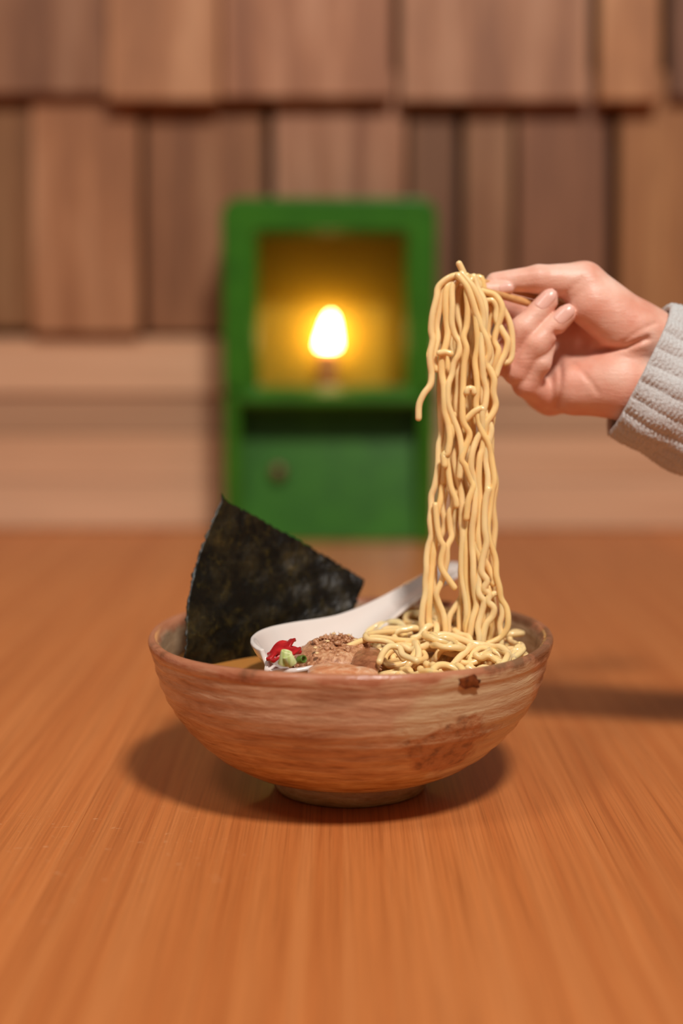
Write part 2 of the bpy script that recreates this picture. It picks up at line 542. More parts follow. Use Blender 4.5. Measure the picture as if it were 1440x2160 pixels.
def bowl_mat():
    w = NT('wood_fired_glaze')
    tc = w.n('ShaderNodeTexCoord').outputs['Object']
    sep = w.n('ShaderNodeSeparateXYZ', i_0=tc)
    Z = sep.outputs[2]
    st = w.n('ShaderNodeMapping', i_0=tc); st.inputs['Scale'].default_value = (1, 1, 7)
    stv = st.outputs[0]
    warp = w.noise(stv, 16, 3, 0.5)
    wv = w.n('ShaderNodeVectorMath', operation='ADD', i_0=stv, i_1=w.n('ShaderNodeCombineXYZ', i_2=w.math('MULTIPLY', warp, 0.06)).outputs[0]).outputs[0]
    streak = w.noise(wv, 26, 5, 0.62)
    hair = w.noise(wv, 90, 4, 0.6)
    pink = w.ramp(streak, [(0.25, srgb(160, 112, 82)), (0.5, srgb(202, 156, 120)), (0.75, srgb(222, 186, 152))])
    ochre = w.ramp(streak, [(0.28, srgb(146, 98, 50)), (0.44, srgb(192, 142, 80)), (0.58, srgb(214, 172, 108)), (0.75, srgb(232, 204, 148))])
    low = w.n('ShaderNodeMapRange', i_0=w.math('ADD', Z, w.math('MULTIPLY', warp, 0.03)), i_1=0.075, i_2=0.035).outputs[0]
    col = w.mix(low, pink, ochre)
    hr = w.ramp(hair, [(0.3, (0.72, 0.66, 0.6)), (0.55, (1, 1, 1)), (0.8, (1.1, 1.1, 1.08))])
    col = w.mix(0.85, col, w.mix(1.0, col, hr, 'MULTIPLY'))

    def spot(c, rad, soft, nscale, namp, stretch=(1, 1, 1)):
        mp = w.n('ShaderNodeVectorMath', operation='SUBTRACT', i_0=tc, i_1=c).outputs[0]
        ms = w.n('ShaderNodeVectorMath', operation='MULTIPLY', i_0=mp, i_1=stretch).outputs[0]
        ln = w.n('ShaderNodeVectorMath', operation='LENGTH', i_0=ms).outputs[1]
        nn = w.noise(tc, nscale, 3, 0.5)
        d = w.math('ADD', ln, w.math('MULTIPLY', w.math('SUBTRACT', nn, 0.5), namp))
        return w.n('ShaderNodeMapRange', i_0=d, i_1=rad + soft, i_2=rad - soft).outputs[0]
    # pale celadon-beige run of glaze at the front right, from the rim downwards
    run = spot((0.060, -0.072, 0.058), 0.040, 0.004, 45, 0.030, (1, 1, 1.35))
    run2 = spot((0.066, -0.060, 0.040), 0.032, 0.002, 55, 0.030, (1, 1, 0.8))
    runs = w.math('MAXIMUM', run, run2)
    colr = w.ramp(streak, [(0.3, srgb(196, 162, 124)), (0.7, srgb(220, 200, 156))])
    col = w.mix(w.math('MULTIPLY', runs, 0.85), col, colr)
    # rough bare brown patch inside the run
    bare = spot((0.046, -0.078, 0.041), 0.017, 0.0022, 60, 0.030, (0.75, 0.75, 1.0))
    grit = w.noise(tc, 170, 4, 0.6)
    colb = w.ramp(grit, [(0.32, srgb(120, 72, 38)), (0.5, srgb(182, 126, 80)), (0.75, srgb(202, 150, 104))])
    col = w.mix(w.math('MULTIPLY', bare, 0.82), col, colb)
    # inside: grey-beige glaze with dark mottling on the right
    rad2 = w.n('ShaderNodeVectorMath', operation='LENGTH', i_0=w.n('ShaderNodeCombineXYZ', i_0=sep.outputs[0], i_1=sep.outputs[1]).outputs[0]).outputs[1]
    geo = w.n('ShaderNodeNewGeometry')
    att = w.n('ShaderNodeAttribute', attribute_name='inside').outputs['Fac']
    mott = w.noise(tc, 55, 5, 0.6)
    icol = w.ramp(w.noise(tc, 30, 4, 0.5), [(0.3, srgb(170, 138, 106)), (0.7, srgb(206, 182, 150))])
    rightside = w.n('ShaderNodeMapRange', i_0=sep.outputs[0], i_1=0.045, i_2=0.085).outputs[0]
    dk = w.math('MULTIPLY', w.n('ShaderNodeMapRange', i_0=mott, i_1=0.5, i_2=0.64).outputs[0], rightside)
    icol = w.mix(w.math('MULTIPLY', dk, 0.8), icol, srgb(84, 58, 40))
    col = w.mix(att, col, icol)
    # iron-stained lip
    lip = w.n('ShaderNodeMapRange', i_0=w.math('ADD', Z, w.math('MULTIPLY', w.math('SUBTRACT', mott, 0.5), 0.012)), i_1=0.0745, i_2=0.0770).outputs[0]
    lipc = w.ramp(w.math('MULTIPLY', w.math('ADD', mott, w.math('MULTIPLY', rightside, 0.22)), 1.0), [(0.42, srgb(186, 116, 84)), (0.60, srgb(170, 98, 66)), (0.72, srgb(110, 62, 36))])
    col = w.mix(w.math('MULTIPLY', lip, 0.8), col, lipc)
    rough = w.math('ADD', 0.26, w.math('MULTIPLY', bare, 0.35))
    w.set(Base_Color=col, Roughness=rough, Specular_IOR_Level=0.5)
    h = w.math('ADD', w.math('MULTIPLY', streak, 0.8), w.math('ADD', w.math('MULTIPLY', hair, 0.5), w.math('MULTIPLY', w.math('MULTIPLY', grit, bare), 1.2)))
    h = w.math('ADD', h, w.math('MULTIPLY', bare, -0.15))
    w.set(Normal=w.bump(h, 0.7, 0.0014))
    return w.m


M['bowl'] = bowl_mat()
bowl = empty('ramen_bowl', BOWL)
tag(bowl, 'wide footed stoneware ramen bowl with streaky tan glaze on the table', 'bowl')
outer = [(.0385, .0085), (.0440, .0100), (.0530, .0128), (.0620, .0175), (.0700, .0230), (.0775, .0300), (.0840, .0375), (.0895, .0455), (.0940, .0545), (.0968, .0640), (.0985, .0715), (.0998, .0745), (.1003, .0770), (.0998, .0788), (.0985, .0797), (.0970, .0797)]
inner = [(.0955, .0788), (.0945, .0770), (.0928, .0700), (.0900, .0590), (.0850, .0465), (.0770, .0345), (.0650, .0240), (.0480, .0165), (.0250, .0130), (0.0, .0122)]


def smooth_profile(p, n=3):
    a = np.array([(r, 0, z) for r, z in p])
    c = catmull(a, n)
    return [(max(0, q[0]), q[2]) for q in c]


op = smooth_profile(outer, 4); ip = smooth_profile(inner, 3)


def bowl_wob(r, z, a):
    k = min(1, r / 0.06)
    ring = 0.00035 * math.sin(z * 900 + 1.3 * math.sin(a * 2)) * (1 if r < .0995 else .3)
    return r * (1 + 0.004 * math.sin(2 * a + .6) * k + 0.002 * math.sin(5 * a + 1)) + ring * k, z + (0.0007 * math.sin(3 * a + .4) * (z / .079))


prof = op + ip
V, F = lathe(prof, 160, bowl_wob, BOWL)
body = mesh_obj('bowl_body', V, F, M['bowl'], bowl)
at = body.data.attributes.new('inside', 'FLOAT', 'POINT')
n = len(prof); no = len(op)
vals = np.array([0.0 if (i % n) < no else min(1.0, (i % n - no) / 2.0) for i in range(len(V))], dtype=np.float32)
at.data.foreach_set('value', vals)
weld(body)
foot = smooth_profile([(.0300, .0090), (.0295, .0040), (.0310, .0005), (.0340, .0000), (.0372, .0004), (.0385, .0022), (.0388, .0050), (.0384, .0080), (.0390, .0100)], 3)
V, F = lathe(foot, 96, lambda r, z, a: (r * (1 + .006 * math.sin(2 * a + 1) + .003 * math.sin(7 * a)), z), BOWL)
fo = weld(mesh_obj('foot_ring', V, F, M['bowl'], bowl))
at = fo.data.attributes.new('inside', 'FLOAT', 'POINT')
# brown iron spot on the lip
w = NT('iron_glaze'); v = w.coord()
w.set(Base_Color=w.ramp(w.noise(v, 300, 3), [(0.35, srgb(70, 30, 12)), (0.65, srgb(124, 62, 26))]), Roughness=0.2)
M['iron'] = w.m
c = PY(1000, 1404, 0.612)
rng = np.random.default_rng(3)
bmm = bmesh.new(); bmesh.ops.create_icosphere(bmm, subdivisions=3, radius=1.0)
outn = Vector((c.x - BX, c.y - BY, 0)).normalized(); tang = Vector((-outn.y, outn.x, 0))
ctr = Vector((BX, BY, 0)) + outn * 0.0994 + Vector((0, 0, 0.0740))
for vv in bmm.verts:
    p = vv.co
    f = 1 + 0.22 * math.sin(5 * p.x + 2) * math.cos(4 * p.z) + .15 * math.sin(9 * p.z + 3 * p.x)
    vv.co = ctr + tang * (p.x * .0056 * f - 0.0015 * p.z) + outn * p.y * .0011 + Vector((0, 0, p.z * .0034 * f))
me = bpy.data.meshes.new('glaze_spot'); bmm.to_mesh(me); bmm.free()
o = mesh_obj('glaze_spot', [v_.co for v_ in me.vertices], [tuple(p.vertices) for p in me.polygons], M['iron'], bowl)
o['label'] = 'dark brown iron glaze spot on the lip'

# broth
w = NT('broth'); v = w.coord()
w.set(Base_Color=(*srgb(206, 140, 70), 1), Roughness=0.08, Subsurface_Weight=0.3)
w.b.inputs['Subsurface Radius'].default_value = (0.004, 0.002, 0.001)
M['broth'] = w.m
zb = 0.0625
prof = [(0, zb), (.03, zb), (.06, zb), (.085, zb), (.0902, zb + .0004), (.0900, zb - .004), (.05, zb - .006), (0, zb - .006)]
V, F = lathe(prof, 96, None, BOWL)
o = weld(mesh_obj('broth', V, F, M['broth']))
tag(o, 'amber soup broth filling the stoneware bowl', 'broth', None, 'stuff')

# ------------------------------------------------------------------ nori
def nori_mat():
    w = NT('nori'); v = w.coord()
    a = w.noise(v, 190, 5, 0.65, 0.4)
    b = w.noise(v, 70, 4, 0.6, 0.6)
    vor = w.n('ShaderNodeTexVoronoi', i_Vector=v, i_Scale=260.0).outputs['Distance']
    col = w.ramp(a, [(0.35, srgb(11, 10, 7)), (0.55, srgb(22, 20, 11)), (0.66, srgb(62, 52, 18)), (0.8, srgb(104, 86, 34))])
    col2 = w.ramp(b, [(0.45, srgb(16, 14, 9)), (0.62, srgb(52, 42, 17)), (0.78, srgb(88, 68, 26))])
    w.set(Base_Color=w.mix(0.5, col, col2), Roughness=w.ramp(b, [(0.3, 0.26), (0.7, 0.48)]), Specular_IOR_Level=0.32)
    h = w.math('ADD', w.math('MULTIPLY', a, 1.0), w.math('MULTIPLY', vor, 0.6))
    w.set(Normal=w.bump(h, 0.55, 0.0010))
    return w.m


M['nori'] = nori_mat()
rng = np.random.default_rng(11)
NU, NV = 70, 70
TL, TR = PY(468, 1052, .728), PY(769, 1224, .758)
BL, BR = PY(379, 1420, .684), PY(694, 1415, .738)
V, F = [], []
edge_n = rng.normal(0, 1, (4, 100))
for j in range(NV):
    tv = j / (NV - 1)
    for i in range(NU):
        tu = i / (NU - 1)
        top = TL.lerp(TR, tu); bot = BL.lerp(BR, tu)
        p = top.lerp(bot, tv)
        # gentle cupping of the sheet plus the bowed left edge
        p = p + RIGHT * (-0.0052 * math.sin(math.pi * min(1, tv * 1.15)) * (1 - tu) ** 1.5) + Vector((0, 1, 0)) * (0.007 * math.sin(math.pi * tu) - 0.004 * math.sin(math.pi * tv))
        p = p + Vector((0, 1, 0)) * 0.0006 * (math.sin(tu * 23 + 3 * tv) * math.sin(tv * 19 + 2 * tu))
        if j == 0: p = p + Vector((0, 0, 1)) * 0.0005 * edge_n[0][i] + Vector((0, 0, .003)) * (1 if i == 0 else 0)
        if i == 0: p = p + RIGHT * 0.0004 * edge_n[1][j]
        if i == NU - 1: p = p + RIGHT * 0.0004 * edge_n[2][j]
        V.append(p)
for j in range(NV - 1):
    for i in range(NU - 1):
        a = j * NU + i
        F.append((a, a + NU, a + NU + 1, a + 1))
o = mesh_obj('nori_sheet', V, F, M['nori'], recentre=True)
m = o.modifiers.new('thickness', 'SOLIDIFY'); m.thickness = 0.0005; m.offset = 0
tag(o, 'crisp black-green nori seaweed sheet standing upright in the bowl', 'nori')

# ------------------------------------------------------------------ soup spoon
w = NT('white_porcelain'); w.set(Base_Color=(*srgb(232, 222, 214), 1), Roughness=0.12, Coat_Weight=0.3); M['porcelain'] = w.m
tip = Vector((-0.0365, 0.651, 0)); end = Vector((0.0690, 0.7880, 0))
ax = (end - tip); SL = ax.length; ax.normalize(); lat = Vector((-ax.y, ax.x, 0))
stations = [  # t, half width, rim height, trough depth
    (0.000, .0015, .0770, .0003), (0.0012, .0062, .0772, .0012), (0.003, .0100, .0776, .0032), (0.006, .0142, .0781, .0060), (0.011, .0186, .0788, .0095), (0.018, .0224, .0795, .0125), (0.027, .0250, .0801, .0148), (0.037, .0258, .0804, .0155),
    (0.050, .0240, .0808, .0145), (0.062, .0200, .0812, .0115), (0.074, .0155, .0820, .0085), (0.090, .0125, .0846, .0060), (0.110, .0112, .0884, .0046),
    (0.130, .0108, .0922, .0040), (0.150, .0108, .0958, .0034), (0.164, .0102, .0980, .0026), (0.171, .0084, .0986, .0016), (SL, .0048, .0988, .0006)]
ST = np.array(stations)
tt = np.concatenate([np.array([0, .0006, .0012, .002, .003, .0045, .006, .008, .011, .0145]) , np.linspace(.02, .15, 26)[:-1], np.linspace(.15, SL, 12)])
from_t = lambda k, t: float(np.interp(t, ST[:, 0], ST[:, k]))
US = np.linspace(-1, 1, 15)
V, F = [], []
for t in tt:
    hw, zr, dp = from_t(1, t), from_t(2, t), from_t(3, t)
    for u in US:
        p = tip + ax * t + lat * (hw * u)
        roll = 0.0056 * u * max(0.0, 1 - t / 0.11)
        V.append((p.x, p.y, zr - 0.0022 * max(0.0, 1 - t / 0.11) + roll - dp * (1 - abs(u) ** 2.4)))
nu = len(US)
hole_i = int(np.argmin(abs(tt - 0.1585)))
for i in range(len(tt) - 1):
    for j in range(nu - 1):
        if i in (hole_i, hole_i + 1) and j in (6, 7):
            continue
        a = i * nu + j
        F.append((a, a + 1, a + nu + 1, a + nu))
sp = mesh_obj('soup_spoon', V, F, M['porcelain'], recentre=True)
m = sp.modifiers.new('thickness', 'SOLIDIFY'); m.thickness = 0.0026; m.offset = -1
subsurf(sp, 2)
tag(sp, 'white porcelain soup spoon lying in the bowl, handle over the far rim', 'spoon')

# ------------------------------------------------------------------ noodles
def noodle_mat():
    w = NT('egg_noodle')
    v = w.coord(rand=10)
    nz = w.noise(v, 60, 2)
    oc = w.n('ShaderNodeObjectInfo').outputs['Random']
    a = w.mix(oc, srgb(255, 228, 174), srgb(255, 217, 150))
    col = w.mix(w.math('MULTIPLY', nz, 0.45), a, srgb(250, 190, 108))
    w.set(Base_Color=col, Roughness=0.26, Specular_IOR_Level=0.5, Subsurface_Weight=0.4, Subsurface_Scale=1.0)
    w.b.inputs['Subsurface Radius'].default_value = (0.0022, 0.0014, 0.0006)
    w.set(Normal=w.bump(w.noise(v, 420, 3), 0.12, 0.0006))
    w.set(Coat_Weight=0.4, Coat_Roughness=0.12)
    return w.m


M['noodle'] = noodle_mat()
ND = 0.702                      # distance of the hanging bundle
NS = ND / FPX


def A(*p): return [(840 + x / 4.8, 520 + y / 4.8) for x, y in p]
def B(*p): return [(840 + x / 4.5, 940 + y / 4.5) for x, y in p]


def noodle(pts, rad=7.0, label=None, group=None, step=4.5, jitter=True):
    """pts: (px, py, d) with d in the same pixel unit towards the viewer; built at real size round the bundle's own plane"""
    C = catmull(np.array(pts), 8)
    W = np.array([tuple(PD(x, y, ND - d * NS)) for x, y, d in C])
    W = resample(W, step * NS)
    V, F = tube(W, rad * NS * rng.uniform(.95, 1.08), 10)
    o = mesh_obj('noodle', V, F, M['noodle'], recentre=True)
    tag(o, label or 'pale yellow noodle strand hanging in the lifted bundle', 'noodle', group or 'noodles lifted on the chopsticks')
    return o


def hang(p2, d0, d1=None, amp=4, label=None):
    d1 = d0 if d1 is None else d1
    if p2[-1][1] > 1275: p2 = p2 + [(p2[-1][0] + rng.uniform(-6, 6), p2[-1][1] + 24), (p2[-1][0] + rng.uniform(-14, 14), p2[-1][1] + 50)]
    n = len(p2)
    ph = rng.uniform(0, 6)
    return noodle([(x, y, d0 + (d1 - d0) * i / (n - 1) + amp * math.sin(ph + 1.7 * i)) for i, (x, y) in enumerate(p2)], label=label)


rng = np.random.default_rng(21)
# the front strands, each with its own course
hang(A((700, 330), (640, 288), (540, 305), (455, 355), (400, 420), (385, 520), (345, 690), (333, 850), (348, 950), (320, 1090), (322, 1190), (335, 1290), (322, 1400), (258, 1490), (210, 1600), (203, 1740)), 22, 20, 1.5,
     'outermost noodle whose loose end kicks out to the left of the bundle')
hang(A((700, 340), (560, 330), (470, 420), (415, 640), (388, 800), (398, 930), (368, 1060), (362, 1160), (385, 1250)), 10, 14, 2, 'short noodle ending beside the outermost strand of the bundle')
hang(A((720, 340), (560, 350), (490, 430), (478, 600), (490, 760), (500, 880), (480, 1000), (440, 1130), (440, 1290), (460, 1420), (465, 1560), (470, 1680), (505, 1800), (520, 1950), (495, 2100)) + B((430, 80), (440, 190)), 16, 26, 2)
hang(A((700, 330), (600, 350), (545, 420), (545, 600), (540, 770), (570, 890), (620, 980), (610, 1090), (560, 1180), (540, 1300), (505, 1410), (505, 1590), (555, 1740), (615, 1900), (640, 2080)) + B((590, 160), (580, 300)), 22, 26, 2)
hang(A((720, 330), (620, 420), (600, 560), (605, 720), (645, 870), (630, 980), (600, 1150), (605, 1400), (585, 1600), (600, 1750), (620, 1950)) + B((530, 120), (560, 300), (600, 480), (600, 700), (612, 850), (600, 1050), (605, 1250), (640, 1450), (650, 1600), (640, 1720)), 2, 8, 3)
hang(A((740, 330), (690, 430), (700, 620), (690, 800), (660, 920), (690, 1040), (665, 1200), (655, 1400), (648, 1640), (660, 1780), (720, 1900), (680, 2030)) + B((600, 130), (640, 200), (690, 330), (710, 390), (665, 520), (645, 690)), 28, 28, 2)
hang(A((600, 290), (690, 400), (740, 520), (790, 680), (850, 840), (900, 950), (920, 1080), (890, 1180), (935, 1260), (970, 1350), (962, 1480), (985, 1600), (950, 1700), (890, 1790), (870, 1900), (850, 2050)) + B((770, 120), (760, 320), (770, 520), (770, 700), (760, 880), (775, 1000), (850, 1150), (905, 1270), (900, 1310)), 36, 18, 2)
hang(A((640, 270), (760, 420), (840, 600), (860, 760), (840, 960), (850, 1160), (860, 1320), (890, 1450), (880, 1590), (850, 1700), (850, 1850), (790, 1960)) + B((700, 70), (690, 200), (715, 330), (730, 480), (720, 640), (700, 780), (700, 950), (710, 1100), (712, 1250), (725, 1400), (740, 1520), (700, 1660)), 34, 22, 3)
hang(A((690, 290), (745, 420), (775, 560), (790, 800), (800, 1000), (775, 1160), (790, 1310), (800, 1450), (785, 1600), (810, 1750), (850, 1880), (910, 1990), (935, 2100)) + B((890, 160), (912, 330), (890, 440), (870, 600), (850, 760), (860, 880), (900, 1000), (925, 1100), (930, 1230), (960, 1350), (975, 1450), (1025, 1540), (1042, 1640), (1030, 1740), (970, 1820), (900, 1860), (800, 1905)), 30, 26, 2,
     'long noodle running the whole height of the bundle to its outer right loop')
hang(A((760, 420), (880, 460), (970, 490), (1035, 570), (1050, 660), (1010, 800), (970, 950), (1010, 1050), (980, 1170), (955, 1260), (960, 1400), (940, 1600), (930, 1800), (920, 2000)) + B((860, 150), (820, 300), (800, 500), (800, 700)), 10, -8, 2)
hang(A((780, 500), (890, 545), (950, 545), (995, 620), (990, 740), (1055, 860), (1105, 960), (1080, 1080), (1020, 1200), (985, 1310)), 2, 4, 2)
hang(A((860, 440), (1000, 545), (1075, 660), (1125, 770), (1150, 900), (1150, 1080), (1125, 1160), (1075, 1180)), -2, -8, 1, 'outermost noodle loop bulging out beside the fingers')
hang(A((820, 520), (900, 590), (955, 650), (930, 760), (900, 880), (955, 1010), (935, 1130), (950, 1260), (900, 1400)), -12, -14, 2)
hang(A((760, 300), (800, 420), (870, 560), (880, 720), (870, 900), (930, 1040), (925, 1180), (870, 1300), (850, 1500), (880, 1700), (940, 1850), (900, 2050)) + B((830, 150), (850, 300), (840, 500), (820, 660), (825, 800), (838, 920), (800, 1080), (775, 1200), (760, 1340), (770, 1420), (812, 1480), (785, 1600), (755, 1720)), 18, 32, 2)
hang(A((590, 300), (640, 330), (670, 300), (640, 225), (612, 170)), 28, 30, 1, 'stub of noodle sticking up from the top of the bundle')
hang(A((410, 1080), (470, 1070), (530, 1085)), 32, 32, 1, 'short curl of noodle crossing the upper bundle')
hang(A((690, 1480), (705, 1440), (750, 1440), (765, 1480)), 34, 34, 1)
hang(A((690, 1750), (760, 1680), (830, 1640), (860, 1650)), 26, 34, 1)
# lower left group
hang(A((440, 1000), (420, 1300), (420, 1600), (430, 1900)) + B((380, 0), (372, 200), (342, 380), (312, 470), (310, 600), (300, 720), (312, 850), (280, 960), (265, 1080), (265, 1180), (255, 1290), (255, 1400), (232, 1520), (220, 1650)), -10, 8, 2)
hang(A((470, 900), (470, 1300), (500, 1700), (470, 2000)) + B((390, 180), (410, 400), (400, 520), (365, 640), (345, 760), (350, 860), (335, 1000), (322, 1120), (312, 1240), (300, 1380), (292, 1500), (285, 1640)), -16, 4, 2)
hang(B((350, 560), (370, 780), (400, 900), (428, 960), (405, 1080), (412, 1170), (470, 1260), (532, 1348)), 14, 18, 1, 'noodle whose cut end dangles over the spoon handle')
hang(B((540, 420), (520, 560), (485, 640), (492, 780), (505, 870), (465, 960), (460, 1080), (440, 1180), (410, 1290), (362, 1400), (378, 1480), (420, 1580), (440, 1660)), 2, 6, 2)
hang(A((560, 1700), (540, 1900)) + B((460, 60), (475, 250), (500, 400), (540, 500), (552, 570)), 18, 22, 1)
hang(B((640, 560), (655, 700), (640, 860), (640, 1000), (640, 1200), (655, 1400), (660, 1640)), 6, 10, 2)
hang(B((855, 410), (828, 520), (818, 660), (820, 800), (836, 920), (800, 1080), (790, 1200), (840, 1280), (812, 1360), (862, 1410), (850, 1480), (905, 1540), (890, 1620), (830, 1700)), 34, 30, 1)
hang(B((870, 1430), (910, 1405), (955, 1400), (975, 1470), (985, 1600), (960, 1700)), 20, 22, 1)
hang(B((760, 900), (735, 960), (770, 1050), (790, 1200), (800, 1340), (850, 1350), (845, 1440), (800, 1560)), 20, 16, 1)
# strands at the back fill the bundle
for i in range(13):
    x0 = 945 + 70 * (i / 12.0) + rng.uniform(-6, 6)
    xm = 938 + 98 * ((i * 5 % 13) / 12.0)
    xb = 905 + 145 * ((i * 5 % 13) / 12.0)
    pts = []
    nst = 17
    for k in range(nst):
        t = k / (nst - 1)
        y = 590 + t * (1350 - 590)
        x = (x0 + (xm - x0) * min(1, t / .35)) if t < .35 else (xm + (xb - xm) * ((t - .35) / .65) ** 1.6)
        if t > .8: x = x + (990 - x) * .15
        x += rng.uniform(-8, 8) * (0.4 if k in (0, nst - 1) else 1)
        if 1120 < y < 1260: x = x if (x < 925 or x > 965) else (915 if x < 945 else 975)
        pts.append((x, y))
    if i % 3 == 0: pts = pts[: rng.integers(9, 14)]
    pts = [(x0 + (12 if x0 < 980 else -12), 585)] + pts
    hang(pts, -14 - 3 * (i % 5), -8 - 4 * (i % 4), 3)

# the mound in the bowl
GM = 'noodles heaped in the soup'
LM = 'pale yellow noodle coiled in the heap inside the bowl'
mc = Vector((0.052, 0.700))


def mound_z(x, y):
    dx, dy = (x - mc.x) / 0.050, (y - 0.708) / 0.085
    return 0.0832 - 0.0120 * dx * dx - 0.0150 * dy * dy


def in_zone(x, y):
    r = math.hypot(x - BX, y - BY)
    z = mound_z(x, y)
    rin = np.interp(z, [.05, .06, .07, .079], [.0840, .0868, .0892, .0905])
    if r > rin - .002: return False
    ex, ey = (x - 0.048) / 0.043, (y - 0.694) / 0.088
    return ex * ex + ey * ey < 1


rng = np.random.default_rng(5)
count = 0
tries = 0
while count < 56 and tries < 4000:
    tries += 1
    x, y = rng.uniform(0.004, 0.090), rng.uniform(0.610, 0.775)
    if not in_zone(x, y): continue
    a = rng.uniform(0, 2 * math.pi)
    curv = rng.uniform(-1, 1) * 110
    layer = 0.0 if count < 28 else (-0.0035 if count < 42 else -0.0075)
    pts = []
    zph = rng.uniform(0, 6)
    L = rng.integers(18, 34)
    for k in range(L):
        z = mound_z(x, y) + layer + 0.0022 * math.sin(zph + k * 0.55) + rng.normal(0, .0002)
        if k < 2 or k > L - 3: z -= 0.003
        pts.append((x, y, z))
        curv += rng.normal(0, 32)
        curv = max(-190, min(190, curv))
        for q in range(12):
            nx, ny = x + math.cos(a) * .0034, y + math.sin(a) * .0034
            if in_zone(nx, ny): break
            a += 0.5 * (1 if curv > 0 else -1)
        x, y = nx, ny
        a += curv * .0034
    C = resample(catmull(pts, 5), 0.0011)
    V, F = tube(C, 0.00166 * rng.uniform(.95, 1.08), 10)
    o = mesh_obj('noodle', V, F, M['noodle'], recentre=True)
    tag(o, LM, 'noodle', GM)
    count += 1
# a few strands wander over the meat in the spoon
for (pp, lb) in [([(905, 1350, .690), (860, 1352, .682), (820, 1348, .676), (790, 1345, .672), (762, 1352, .668), (738, 1362, .664), (724, 1370, .662)], 'noodle end reaching over the minced meat in the spoon'),
           ([(850, 1390, .650), (838, 1372, .655), (822, 1356, .660), (798, 1350, .662), (778, 1349, .664), (772, 1340, .670), (800, 1334, .680), (840, 1330, .690)], 'noodle bent round the edge of the glossy meat slice'),
           ([(800, 1396, .632), (806, 1380, .640), (820, 1364, .645), (842, 1366, .646), (850, 1382, .640), (878, 1394, .632)], 'noodle arching at the near edge of the heap beside the meat')]:
    C = resample(catmull([PY(*p) for p in pp], 8), .0011)
    V, F = tube(C, 0.00155, 10)
    o = mesh_obj('noodle', V, F, M['noodle'], recentre=True)
    tag(o, lb, 'noodle', GM)

# ------------------------------------------------------------------ toppings in the spoon
w = NT('minced_meat'); v = w.coord()
nz = w.noise(v, 350, 4, 0.6)
w.set(Base_Color=w.ramp(nz, [(0.3, srgb(140, 86, 54)), (0.5, srgb(196, 140, 100)), (0.72, srgb(226, 184, 144))]), Roughness=0.42, Subsurface_Weight=0.15)
w.b.inputs['Subsurface Radius'].default_value = (0.002, 0.001, 0.0006)
w.set(Normal=w.bump(nz, 0.7, .0008))
M['mince'] = w.m
rng = np.random.default_rng(17)
bmm = bmesh.new()
def crumb(bm, c, s, sub=1):
    r = bmesh.ops.create_icosphere(bm, subdivisions=sub, radius=1.0)
    rot = Matrix.Rotation(rng.uniform(0, 6), 3, Vector(rng.normal(0, 1, 3)).normalized())
    sc = Vector(rng.uniform(.5, 1.3, 3))
    for v in r['verts']:
        p = Vector((v.co.x * sc.x, v.co.y * sc.y, v.co.z * sc.z)) * (s * rng.uniform(.75, 1.25))
        v.co = c + rot @ p
heap_c = PY(708, 1374, 0.670)
for k in range(560):
    a, r = rng.uniform(0, 2 * math.pi), math.sqrt(rng.uniform(0, 1))
    x = heap_c.x + 0.0225 * r * math.cos(a); y = heap_c.y + 0.026 * r * math.sin(a)
    zt_ = 0.0832 - 0.0125 * r * r + 0.0012 * math.sin(x * 900) * math.cos(y * 700)
    crumb(bmm, Vector((x, y, zt_ - abs(rng.normal(0, .0018)))), rng.uniform(.0007, .0017))
for k in range(90):        # stringy fibres
    a, r = rng.uniform(0, 2 * math.pi), math.sqrt(rng.uniform(0, 1))
    c = Vector((heap_c.x + .0215 * r * math.cos(a), heap_c.y + .025 * r * math.sin(a), 0.0835 - .0125 * r * r))
    dirn = Vector(rng.normal(0, 1, 3)); dirn.z = abs(dirn.z) * .8; dirn.normalize()
    q = bmesh.ops.create_cone(bmm, segments=5, radius1=.00035, radius2=.0001, depth=rng.uniform(.002, .004), cap_ends=True)
    rm = dirn.to_track_quat('Z', 'Y').to_matrix()
    for v in q['verts']: v.co = c + rm @ v.co
r = bmesh.ops.create_icosphere(bmm, subdivisions=3, radius=1.0)     # body of the heap
for v in r['verts']: v.co = Vector((heap_c.x + v.co.x * .0200, heap_c.y + v.co.y * .0240, 0.0712 + v.co.z * .0104))
me = bpy.data.meshes.new('minced_pork'); bmm.to_mesh(me); bmm.free()
o = mesh_obj('minced_pork', [v_.co for v_ in me.vertices], [tuple(p.vertices) for p in me.polygons], M['mince'], recentre=True)
tag(o, 'crumbly brown minced meat heaped in the white spoon', 'meat', None, 'stuff')

M['sesame'] = simple('sesame', srgb(238, 204, 150), 0.4)
for k, (px, py, Yv) in enumerate([(665, 1366, .655), (704, 1341, .672), (735, 1340, .678), (690, 1356, .662), (668, 1378, .650), (750, 1352, .668)]):
    p = PY(px, py, Yv)
    dx, dy = (p.x - heap_c.x) / .0225, (p.y - heap_c.y) / .026
    p.z = max(p.z, 0.0840 - .0125 * (dx * dx + dy * dy))
    bmm = bmesh.new(); bmesh.ops.create_icosphere(bmm, subdivisions=2, radius=1)
    rm = Matrix.Rotation(rng.uniform(0, 6), 3, 'Z')
    V = [p + rm @ Vector((v.co.x * .0016 * (1 - .3 * max(0, v.co.x)), v.co.y * .00105 * (1 - .35 * v.co.x), v.co.z * .0006)) for v in bmm.verts]
    F = [tuple(v.index for v in f.verts) for f in bmm.faces]
    bmm.free()
    o = mesh_obj('sesame_seed', V, F, M['sesame'], recentre=True)
    tag(o, 'pale sesame seed lying on the minced meat', 'sesame seed', 'sesame seeds on the meat')

